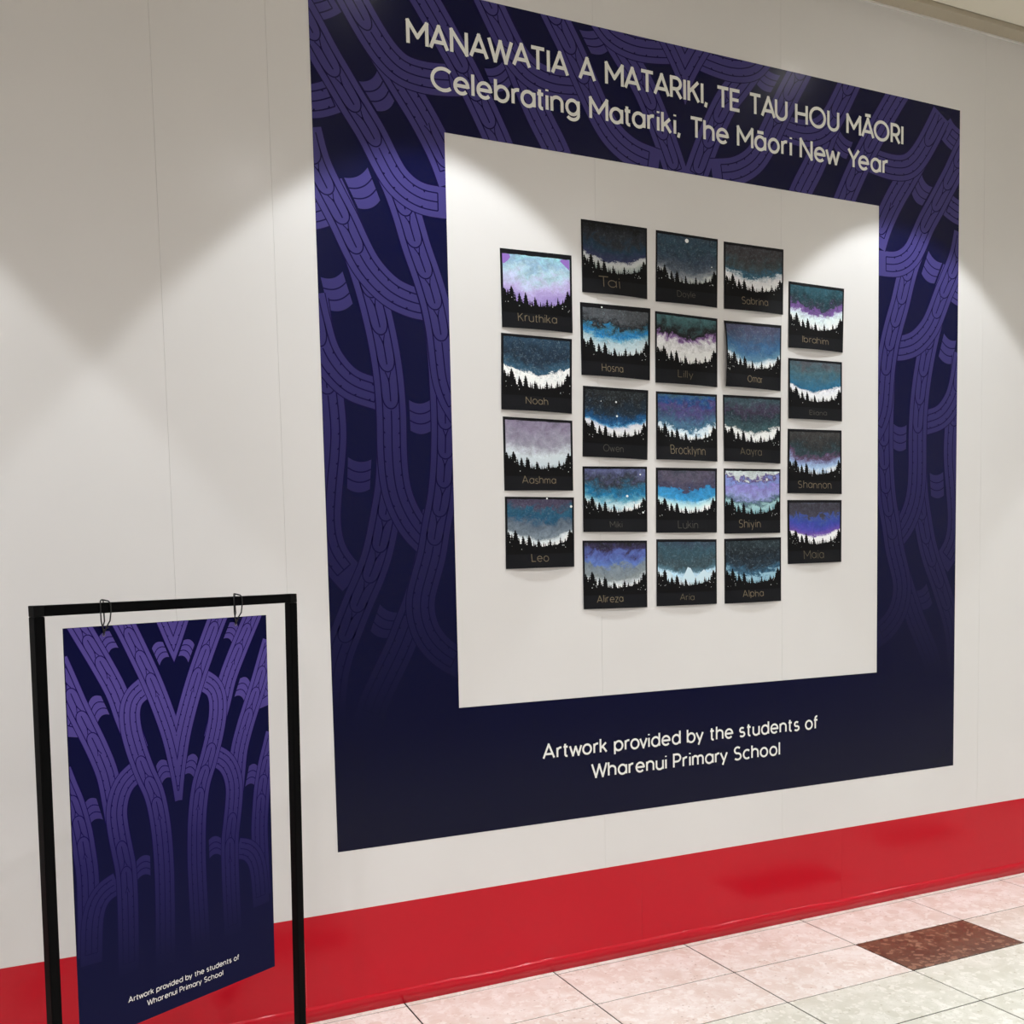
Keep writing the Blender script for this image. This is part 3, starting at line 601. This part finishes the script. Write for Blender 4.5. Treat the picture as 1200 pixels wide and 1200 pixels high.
ART = [
 # key, name, pencil, label, stops, amp, freq, mott, speck, dark, name (u0,u1,vbase,cap), special
 ('kruthika', 'Kruthika', 1, 'pastel lilac and pale turquoise sky, palest of all, left column top', [(0, (150, 128, 200)), (.12, (190, 176, 226)), (.22, (196, 204, 236)), (.32, (178, 210, 226)), (.42, (150, 184, 214)), (.55, (160, 216, 226)), (.8, (196, 232, 236))], .16, 4, .10, .2, 0, (.22, .76, .905, .10)),
 ('noah', 'Noah', 1, 'navy-teal sky over thick pure white snow band, left column second', [(0, Wt), (.15, Wt), (.165, (52, 92, 118)), (.3, (28, 44, 62)), (.5, (40, 66, 88)), (.8, (20, 30, 50))], .07, 5, .16, .6, 0, (.33, .64, .905, .09)),
 ('aashma', 'Aashma', 1, 'soft greyish lilac sky fading to white mist, left column third', [(0, (206, 220, 228)), (.12, (214, 224, 232)), (.24, (160, 158, 176)), (.5, (140, 130, 156)), (.66, (84, 80, 92)), (.8, (60, 58, 66))], .10, 4, .10, .3, 0, (.25, .73, .90, .095)),
 ('leo', 'Leo', 1, 'mauve sky crossed by a teal stripe above grey, left column bottom', [(0, Wt), (.06, (222, 232, 238)), (.10, (120, 134, 146)), (.22, (92, 106, 124)), (.30, (34, 84, 116)), (.40, (38, 88, 114)), (.47, (74, 68, 92)), (.6, (70, 62, 84)), (.8, (40, 40, 48))], .08, 4, .14, .4, 0, (.36, .60, .91, .105)),
 ('tai', 'Tai', 1, 'black and deep blue sky over drippy grey-white clouds, second column top', [(0, (150, 166, 166)), (.07, (206, 210, 210)), (.105, (196, 200, 206)), (.13, (48, 52, 88)), (.25, (30, 56, 78)), (.36, (38, 42, 50)), (.5, (14, 14, 17)), (.8, (8, 8, 10))], .08, 5, .12, .15, 1, (.24, .55, .90, .14)),
 ('hosna', 'Hosna', 1, 'mottled grey sky above electric blue smear, second in second column', [(0, (214, 226, 230)), (.12, (180, 204, 214)), (.17, (110, 170, 196)), (.21, (16, 122, 186)), (.27, (52, 104, 128)), (.31, (22, 22, 26)), (.40, (78, 82, 88)), (.8, (84, 86, 90))], .12, 4, .16, .5, 0, (.28, .58, .925, .10)),
 ('owen', 'Owen', 3, 'charcoal sky with two white stars and strong blue rim, second column', [(0, Wt), (.09, (230, 232, 244)), (.125, (90, 160, 206)), (.15, (14, 84, 138)), (.24, (24, 44, 62)), (.42, (26, 28, 32)), (.6, (44, 50, 52)), (.8, (70, 74, 76))], .08, 5, .16, .4, 0, (.30, .60, .91, .09)),
 ('miki', 'Miki', 3, 'purple-grey night, teal glow, round white moon right of centre, second column', [(0, Wt), (.07, (190, 222, 232)), (.13, (96, 168, 196)), (.19, (22, 116, 164)), (.27, (40, 92, 122)), (.36, (50, 54, 66)), (.5, (92, 98, 140)), (.8, (60, 56, 80))], .12, 4, .18, .5, 0, (.40, .58, .93, .09)),
 ('alireza', 'Alireza', 1, 'striped violet, periwinkle and grey-green sky, bottom of the second column', [(0, Wt), (.045, (200, 208, 214)), (.09, (132, 142, 146)), (.22, (118, 132, 146)), (.27, (92, 120, 190)), (.38, (82, 96, 164)), (.46, (52, 44, 78)), (.56, (30, 26, 34)), (.8, (8, 8, 10))], .09, 4, .12, .3, 0, (.20, .60, .905, .10)),
 ('doyle', 'Doyle', 3, 'grey-teal speckled sky, round white moon at top, middle column top', [(0, (200, 206, 206)), (.05, (150, 156, 164)), (.12, (84, 94, 108)), (.24, (48, 62, 80)), (.4, (42, 66, 82)), (.8, (52, 56, 72))], .12, 6, .2, .5, 0, (.33, .62, .90, .08)),
 ('lilly', 'Lilly', 2, 'deep bowl of white edged pink-purple under black-teal clouds, middle column', [(0, Wt), (.20, (226, 226, 232)), (.245, (140, 106, 164)), (.29, (18, 18, 22)), (.37, (30, 38, 40)), (.45, (56, 88, 92)), (.58, (76, 116, 122)), (.68, (24, 66, 88)), (.8, (14, 20, 26))], .07, 4, .14, .3, 0, (.34, .58, .905, .10)),
 ('brooklynn', 'Brocklynn', 1, 'rounded sky speckled bright blue, teal and violet, middle of the middle column', [(0, Wt), (.09, (206, 226, 240)), (.125, (66, 112, 140)), (.25, (64, 84, 120)), (.36, (78, 66, 120)), (.45, (30, 76, 136)), (.56, (62, 98, 124)), (.8, (44, 72, 100))], .16, 6, .18, .5, 0, (.22, .78, .91, .12)),
 ('lukin', 'Lukin', 3, 'bold flat sky-blue stripe under a grey-purple sky, fourth in the middle column', [(0, Wt), (.075, (206, 238, 242)), (.12, (150, 208, 230)), (.145, (58, 152, 208)), (.27, (44, 132, 190)), (.30, (66, 64, 92)), (.45, (84, 78, 96)), (.6, (60, 66, 80)), (.8, (14, 16, 20))], .06, 3, .16, .3, 0, (.34, .66, .93, .11)),
 ('aria', 'Aria', 2, 'slate sky over pale blue snowy mountain peaks, bottom of the middle column', [(0, (236, 244, 248)), (.13, (176, 214, 236)), (.155, (84, 120, 138)), (.22, (56, 74, 82)), (.4, (52, 82, 96)), (.6, (54, 58, 80)), (.8, (40, 46, 66))], .05, 5, .16, .5, 0, (.37, .60, .92, .09)),
 ('sabrina', 'Sabrina', 1, 'brownish charcoal sky with teal patches above white streaks, fourth column top', [(0, Wt), (.12, (222, 222, 228)), (.15, (180, 194, 204)), (.175, (44, 92, 116)), (.26, (58, 72, 78)), (.4, (60, 58, 62)), (.8, (52, 50, 58))], .12, 7, .16, .35, 0, (.28, .72, .90, .10)),
 ('omar', 'Omar', 1, 'smooth brushed blue and mauve strokes, sheet bulging at left, fourth column', [(0, Wt), (.055, (206, 222, 232)), (.10, (92, 136, 164)), (.2, (54, 98, 142)), (.32, (66, 88, 120)), (.5, (76, 78, 106)), (.8, (50, 44, 66))], .10, 3, .10, .55, 0, (.37, .64, .905, .10)),
 ('aayra', 'Aayra', 2, 'dark green-teal sky, thin white rim up both sides, fourth column middle', [(0, Wt), (.10, (246, 248, 248)), (.13, (54, 84, 90)), (.28, (34, 48, 60)), (.36, (62, 52, 76)), (.5, (58, 78, 88)), (.8, (20, 30, 38))], .09, 6, .18, .5, 0, (.27, .63, .89, .105)),
 ('shiyin', 'Shiyin', 1, 'white cloud across the top over lavender-blue, lightest in fourth column', [(0, (130, 176, 186)), (.08, (168, 208, 214)), (.12, (66, 98, 110)), (.18, (150, 158, 214)), (.3, (140, 132, 204)), (.38, (128, 150, 212)), (.43, (96, 60, 122)), (.47, (212, 222, 226)), (.6, (196, 206, 208)), (.8, (226, 228, 230))], .11, 7, .12, .4, 0, (.24, .62, .91, .12)),
 ('alpha', 'Alpha', 1, 'black-teal cloudy night above icy blue streaks, bottom of the fourth column', [(0, (150, 190, 208)), (.07, (150, 192, 214)), (.11, (52, 96, 124)), (.2, (34, 50, 64)), (.34, (22, 30, 38)), (.5, (40, 52, 58)), (.8, (20, 28, 36))], .16, 7, .2, .5, 0, (.30, .66, .91, .10)),
 ('ibrahim', 'Ibrahim', 1, 'teal-black sky with a purple fringe over white, top of the right column', [(0, Wt), (.12, (222, 238, 242)), (.17, (196, 204, 224)), (.20, (118, 84, 152)), (.25, (104, 76, 138)), (.28, (48, 54, 70)), (.36, (26, 58, 68)), (.5, (40, 82, 96)), (.8, (54, 96, 112))], .10, 6, .16, .4, 0, (.23, .70, .905, .095)),
 ('eliana', 'Eliana', 3, 'grey sky melting into teal-blue above jagged white, right column second', [(0, Wt), (.12, (240, 242, 250)), (.145, (34, 104, 142)), (.25, (54, 104, 130)), (.38, (72, 104, 116)), (.5, (80, 86, 94)), (.8, (72, 66, 76))], .08, 4, .14, .35, 0, (.36, .68, .92, .075)),
 ('shannon', 'Shannon', 1, 'slanting charcoal cloud over pale blue and lilac glow, right column third', [(0, (236, 244, 252)), (.07, (168, 200, 236)), (.14, (134, 146, 190)), (.19, (92, 66, 96)), (.24, (40, 62, 70)), (.36, (44, 46, 48)), (.5, (62, 60, 60)), (.8, (58, 56, 56))], .12, 4, .14, .3, 0, (.18, .78, .915, .11)),
 ('maia', 'Maia', 2, 'royal-blue and violet stripe under grey cloud, right column bottom', [(0, Wt), (.085, (250, 250, 254)), (.11, (116, 84, 172)), (.17, (76, 72, 172)), (.25, (54, 74, 164)), (.33, (66, 84, 150)), (.36, (66, 64, 78)), (.5, (60, 58, 68)), (.57, (74, 74, 90)), (.62, (84, 128, 182)), (.8, (104, 160, 208))], .06, 4, .10, .25, 0, (.28, .64, .925, .13)),
]
STARS = {'owen': [(.50, .20, .014), (.515, .40, .015), (.27, .20, .007)], 'miki': [(.68, .45, .019), (.89, .12, .012), (.93, .70, .016), (.785, .55, .010)], 'doyle': [(.49, .09, .030), (.90, .42, .009)],
         'hosna': [(.30, .045, .012)], 'shannon': [], 'leo': [(.60, .02, .013), (.955, .13, .018)]}
PEN = {1: PENCIL, 2: PENCIL_MID, 3: PENCIL_PALE}
EXTRA = {'maia': .02, 'tai': .0}
for idx, (key, name, pen, label, stops, amp, freq, mott, speck, dark, nm) in enumerate(ART):
    tl, tr, br, bl = [Vector(p) for p in SHEET_CORNERS[{'miki': 'mihi', 'lukin': 'lydia', 'eliana': 'ahlana'}.get(key, key)]]
    rnd = random.Random(100 + idx)
    cx = (bl.x + br.x) / 2; base = (bl.y + br.y) / 2
    sag = rnd.uniform(0.008, 0.012); skew = rnd.uniform(-0.25, 0.25); side = 0.016 if key == 'omar' else 0.0; cl = rnd.uniform(0.0, 0.003)
    org = Vector((cx, -0.0005, base))
    def S3(u, v, lift=0.0, tl=tl, tr=tr, br=br, bl=bl, sag=sag, skew=skew, side=side, org=org, cl=cl):
        p = tl.lerp(tr, u).lerp(bl.lerp(br, u), v)
        uu = 2 * u - 1
        d = 0.0012 + sag * max(0.0, (v - 0.25) / 0.75) ** 2 * (1 - uu * uu) * (1 + skew * uu) + side * (1 - u) ** 2 * math.sin(math.pi * min(v * 0.9, 1)) ** 0.7 + cl * v
        return Vector((p.x, -d - lift, p.y)) - org
    t = thing('painting', org, 'night-forest painting: ' + label, 'painting', 'children\'s night-forest paintings on the hoarding')
    # paper, with thickness
    NU, NV = 14, 12; bm = bmesh.new()
    def wob(u, v): return 0.0
    Fv = [[bm.verts.new(S3(i / NU, j / NV)) for i in range(NU + 1)] for j in range(NV + 1)]
    Bv = [[bm.verts.new(S3(i / NU, j / NV, -0.0006)) for i in range(NU + 1)] for j in range(NV + 1)]
    for j in range(NV):
        for i in range(NU):
            bm.faces.new((Fv[j][i], Fv[j + 1][i], Fv[j + 1][i + 1], Fv[j][i + 1])); bm.faces.new((Bv[j][i], Bv[j][i + 1], Bv[j + 1][i + 1], Bv[j + 1][i]))
    for j in range(NV):
        bm.faces.new((Fv[j][0], Bv[j][0], Bv[j + 1][0], Fv[j + 1][0])); bm.faces.new((Fv[j][NU], Fv[j + 1][NU], Bv[j + 1][NU], Bv[j][NU]))
    for i in range(NU):
        bm.faces.new((Fv[0][i], Fv[0][i + 1], Bv[0][i + 1], Bv[0][i])); bm.faces.new((Fv[NV][i], Bv[NV][i], Bv[NV][i + 1], Fv[NV][i + 1]))
    obj('paper', bm, CARD, t, False)
    # painted sky
    bu, bt = rnd.uniform(.022, .034), (0.062 if key in ('kruthika', 'hosna') else rnd.uniform(.03, .045))
    bm = bmesh.new(); uvl = bm.loops.layers.uv.new('UVMap'); NU, NV = 18, 12; vb = 0.775
    vv = [[bm.verts.new(S3(bu + (1 - 2 * bu) * i / NU, bt + (vb - bt) * j / NV + (rnd.uniform(-.004, .004) if j == 0 else 0), 0.0003)) for i in range(NU + 1)] for j in range(NV + 1)]
    for j in range(NV):
        for i in range(NU):
            f = bm.faces.new((vv[j][i], vv[j + 1][i], vv[j + 1][i + 1], vv[j][i + 1]))
            for lp, (a, b) in zip(f.loops, ((i, j), (i, j + 1), (i + 1, j + 1), (i + 1, j))):
                lp[uvl].uv = (a / NU, (bt + (vb - bt) * b / NV))
    obj('painted_sky', bm, m_sky(idx, stops, amp, freq, mott, speck, dark), t)
    bm = bmesh.new()
    for poly in tree_polys(rnd):
        bm.faces.new([bm.verts.new(S3(bu * .5 + (1 - bu) * min(max(a, 0), 1), b, 0.0006)) for a, b in poly])
    obj('tree_silhouettes', bm, TREE, t)['kind'] = 'stuff'
    # paint dots and mountains
    bm = bmesh.new()
    for (u, v, rr) in STARS.get(key, []):
        bm.faces.new([bm.verts.new(S3(u + rr * math.cos(a * math.pi / 5), v - rr * math.sin(a * math.pi / 5), 0.0007)) for a in range(10)][::-1])
    for _ in range(14):    # snow flecks between the trees
        u = rnd.choice([rnd.uniform(.03, .25), rnd.uniform(.8, .97), rnd.uniform(.1, .9)]); v = rnd.uniform(.60, .74); rr = rnd.uniform(.003, .006)
        bm.faces.new([bm.verts.new(S3(u + rr * math.cos(a * math.pi / 3), v - rr * 1.3 * math.sin(a * math.pi / 3), 0.0007)) for a in range(6)][::-1])
    obj('white_paint_dots', bm, STAR, t)['kind'] = 'stuff'
    if key == 'aria':
        bm = bmesh.new()
        for poly in ([(.42, .60), (.51, .42), (.56, .44), (.64, .60), (.60, .70)], [(.62, .60), (.78, .46), (.93, .60), (.9, .70), (.6, .70)], [(.10, .60), (.17, .46), (.24, .50), (.30, .64), (.2, .70)]):
            bm.faces.new([bm.verts.new(S3(a, b, 0.0005)) for a, b in poly])
        obj('painted_mountain', bm, plain('icy_white_paint', (206, 230, 242), .6, .3), t)
    if key == 'kruthika':
        bm = bmesh.new()
        for poly in ([(.028, .064), (.12, .064), (.14, .10), (.10, .15), (.05, .19), (.028, .18)], [(.85, .066), (.965, .066), (.965, .20), (.93, .17), (.88, .13), (.83, .09)]):
            bm.faces.new([bm.verts.new(S3(a, b, 0.0005)) for a, b in poly])
        obj('painted_corner', bm, plain('violet_paint', (150, 112, 200), .6, .3), t)
    u0, u1, vbm, cap = nm
    wd = 0.0024 if pen == 1 else 0.0022
    W_ = (tr - tl).length; Hh = (tl - bl).length
    bm = text_bm(name, u0 * W_, u1 * W_, 0, cap * Hh, wd, lambda p, s=S3, W_=W_, Hh=Hh, vbm=vbm: s(p[0] / W_, vbm - p[1] / Hh, 0.0013), gap=0.22, jitter=0.05, rnd=rnd)
    obj('pencil_name', bm, PEN[pen], t)

# ------------------------------------------------------------------ black stand with hanging board
AZ = 0.49326351
ORG = Vector((0.07395439, -0.84306357, 0.0))
HB = 1.43255                     # height of the board's top edge
BW, BH = 0.594, 1.001
TILT = 0.0223
stand = thing('display_stand', (ORG.x, ORG.y, 0.0), 'black square-tube metal frame stand in front of the hoarding at left', 'display stand', None, AZ)
def leanbox(a, b, w):
    """square tube from a to b with a slight lean"""
    bm = bmesh.new(); h = w / 2
    lo = [bm.verts.new((a[0] + i * h, a[1] + j * h, a[2])) for i, j in ((-1, -1), (1, -1), (1, 1), (-1, 1))]
    hi = [bm.verts.new((b[0] + i * h, b[1] + j * h, b[2])) for i, j in ((-1, -1), (1, -1), (1, 1), (-1, 1))]
    bm.faces.new(lo[::-1]); bm.faces.new(hi)
    for k in range(4): bm.faces.new((lo[k], lo[(k + 1) % 4], hi[(k + 1) % 4], hi[k]))
    bmesh.ops.recalc_face_normals(bm, faces=bm.faces)
    bmesh.ops.bevel(bm, geom=list(bm.edges), offset=0.0012, segments=2, affect='EDGES'); return bm
T = 0.025; SL, SR = -0.0615, 0.6845; ZT = HB + 0.0555
for s in (SL, SR):
    lean = TILT * (ZT - 0.025)
    obj('post', leanbox((s, lean, 0.025), (s, 0, ZT - T - 0.0003), T), STEEL, stand)
    obj('foot', boxbm((s - T / 2, lean - 0.20, 0.0), (s + T / 2, lean + 0.20, 0.0249), 0.001), STEEL, stand)
    obj('corner_joint', boxbm((s - T / 2, -T / 2, ZT - T), (s + T / 2, T / 2, ZT), 0.0015), CAPMAT, stand)
obj('top_rail', boxbm((SL + T / 2 + .0003, -T / 2 + .0003, ZT - T + .0002), (SR - T / 2 - .0003, T / 2 - .0003, ZT - .0002), 0.0012), STEEL, stand)
# board
board = thing('hanging_board', (ORG.x, ORG.y, HB - BH), 'navy portrait board with lilac carved-rib print hanging inside the black stand', 'sign board', None, AZ)
board.rotation_euler = (0, 0, AZ)
def tilt_bm(bm):
    """board coordinates (u, layer, z up from foot) -> leaning board; top edge stays under the rail"""
    for v in bm.verts:
        v.co.y += TILT * (BH - v.co.z)
    return bm
bm = boxbm((0, 0.0, 0), (BW, 0.003, BH)); obj('board_panel', tilt_bm(bm), B_NAVY, board)
conv = lambda pts: [(x, BH - h) for x, h in pts]
F, Ln = build_pattern([(b[0], conv(b[1]), b[2]) for b in BANNER_BANDS], [conv(p) for p in BANNER_PLUGS], [conv(p) for p in BANNER_PLUGS_RIGHT], 0.056, 0.2935, -0.0001, 0.00002, False)
for b in (F, Ln):
    for co, no in (((0.0005, 0, 0), (-1, 0, 0)), ((BW - .0005, 0, 0), (1, 0, 0)), ((0, 0, 0.0005), (0, 0, -1)), ((0, 0, BH - .0005), (0, 0, 1))): clip(b, co, no)
    for f in b.faces:
        f.normal_update()
        if f.normal.y > 0: f.normal_flip()
pb = obj('printed_ribs', tilt_bm(F), B_BAND, board)
obj('printed_outlines', tilt_bm(Ln), B_LINE, pb)['kind'] = 'stuff'
for txt, x0, x1, h, cap in (('Artwork provided by the students of', .130, .469, .9385, .0132), ('Wharenui Primary School', .182, .414, .9645, .0132)):
    o = obj('lettering', tilt_bm(text_bm(txt, x0, x1, BH - h, cap, 0.0021, lambda p: (p[0], -0.0008, p[1]), space=.40)), B_LETTER, board)
# eyelets and cable ties
for s, hb in ((0.1005, 0.0195), (0.4885, 0.0180)):
    zc = BH - hb - 0.0015
    bm = bmesh.new(); tube(bm, [(s + 0.0034 * math.cos(a * math.pi / 8), -0.0009 + 0.0, zc + 0.0034 * math.sin(a * math.pi / 8)) for a in range(16)], 0.0008, 6, True)
    obj('eyelet', bm, EYELET, board, True)
    tie = thing('cable_tie', ORG + Vector((math.cos(AZ) * s, math.sin(AZ) * s, HB)), 'black cable tie looped over the top rail at the %s of the board' % ('left' if s < .3 else 'right'), 'cable tie', 'cable ties holding the board', AZ)
    b0 = -hb; pts = []
    wtop = 0.0135
    loop = [(0, -0.0022, b0), (-wtop * .35, -0.006, b0 + .016), (-wtop * .85, -0.0118, 0.012), (-wtop, -0.0146, 0.034), (-wtop * .98, -0.0146, 0.0535), (-wtop * .8, -0.012, 0.0590), (-wtop * .35, -.004, 0.0612),
            (0, 0.0015, 0.0618), (wtop * .4, .006, 0.0612), (wtop * .85, .0125, 0.0590), (wtop, 0.0150, 0.0535), (wtop * .98, 0.0150, 0.030), (wtop * .8, .0105, 0.010), (wtop * .3, .0070, b0 + .018), (0.0005, 0.0050, b0)]
    loop2 = [(0, -0.0022, b0 + .002), (wtop * .35, -0.006, b0 + .016), (wtop * .85, -0.0118, 0.012), (wtop, -0.0146, 0.034), (wtop * .98, -0.0146, 0.0535), (wtop * .7, -0.012, 0.0590), (wtop * .3, -.004, 0.0612), (0, 0.0015, 0.0622)]
    bm = bmesh.new(); tube(bm, loop, 0.0018, 6); tube(bm, loop2, 0.0018, 6); obj('strap', bm, TIE, tie, True)
    bm = boxbm((-0.0028, -0.0055, b0 + 0.0052), (0.0028, -0.0021, b0 + 0.0115), 0.0006); obj('tie_head', bm, TIE, tie)
    bm = bmesh.new(); tube(bm, [(0.001, -.0052, b0 + .010), (0.005, -.009, b0 + .014), (0.008, -.012, b0 + .015)], 0.0008, 6); obj('tie_tail', bm, TIE, tie)
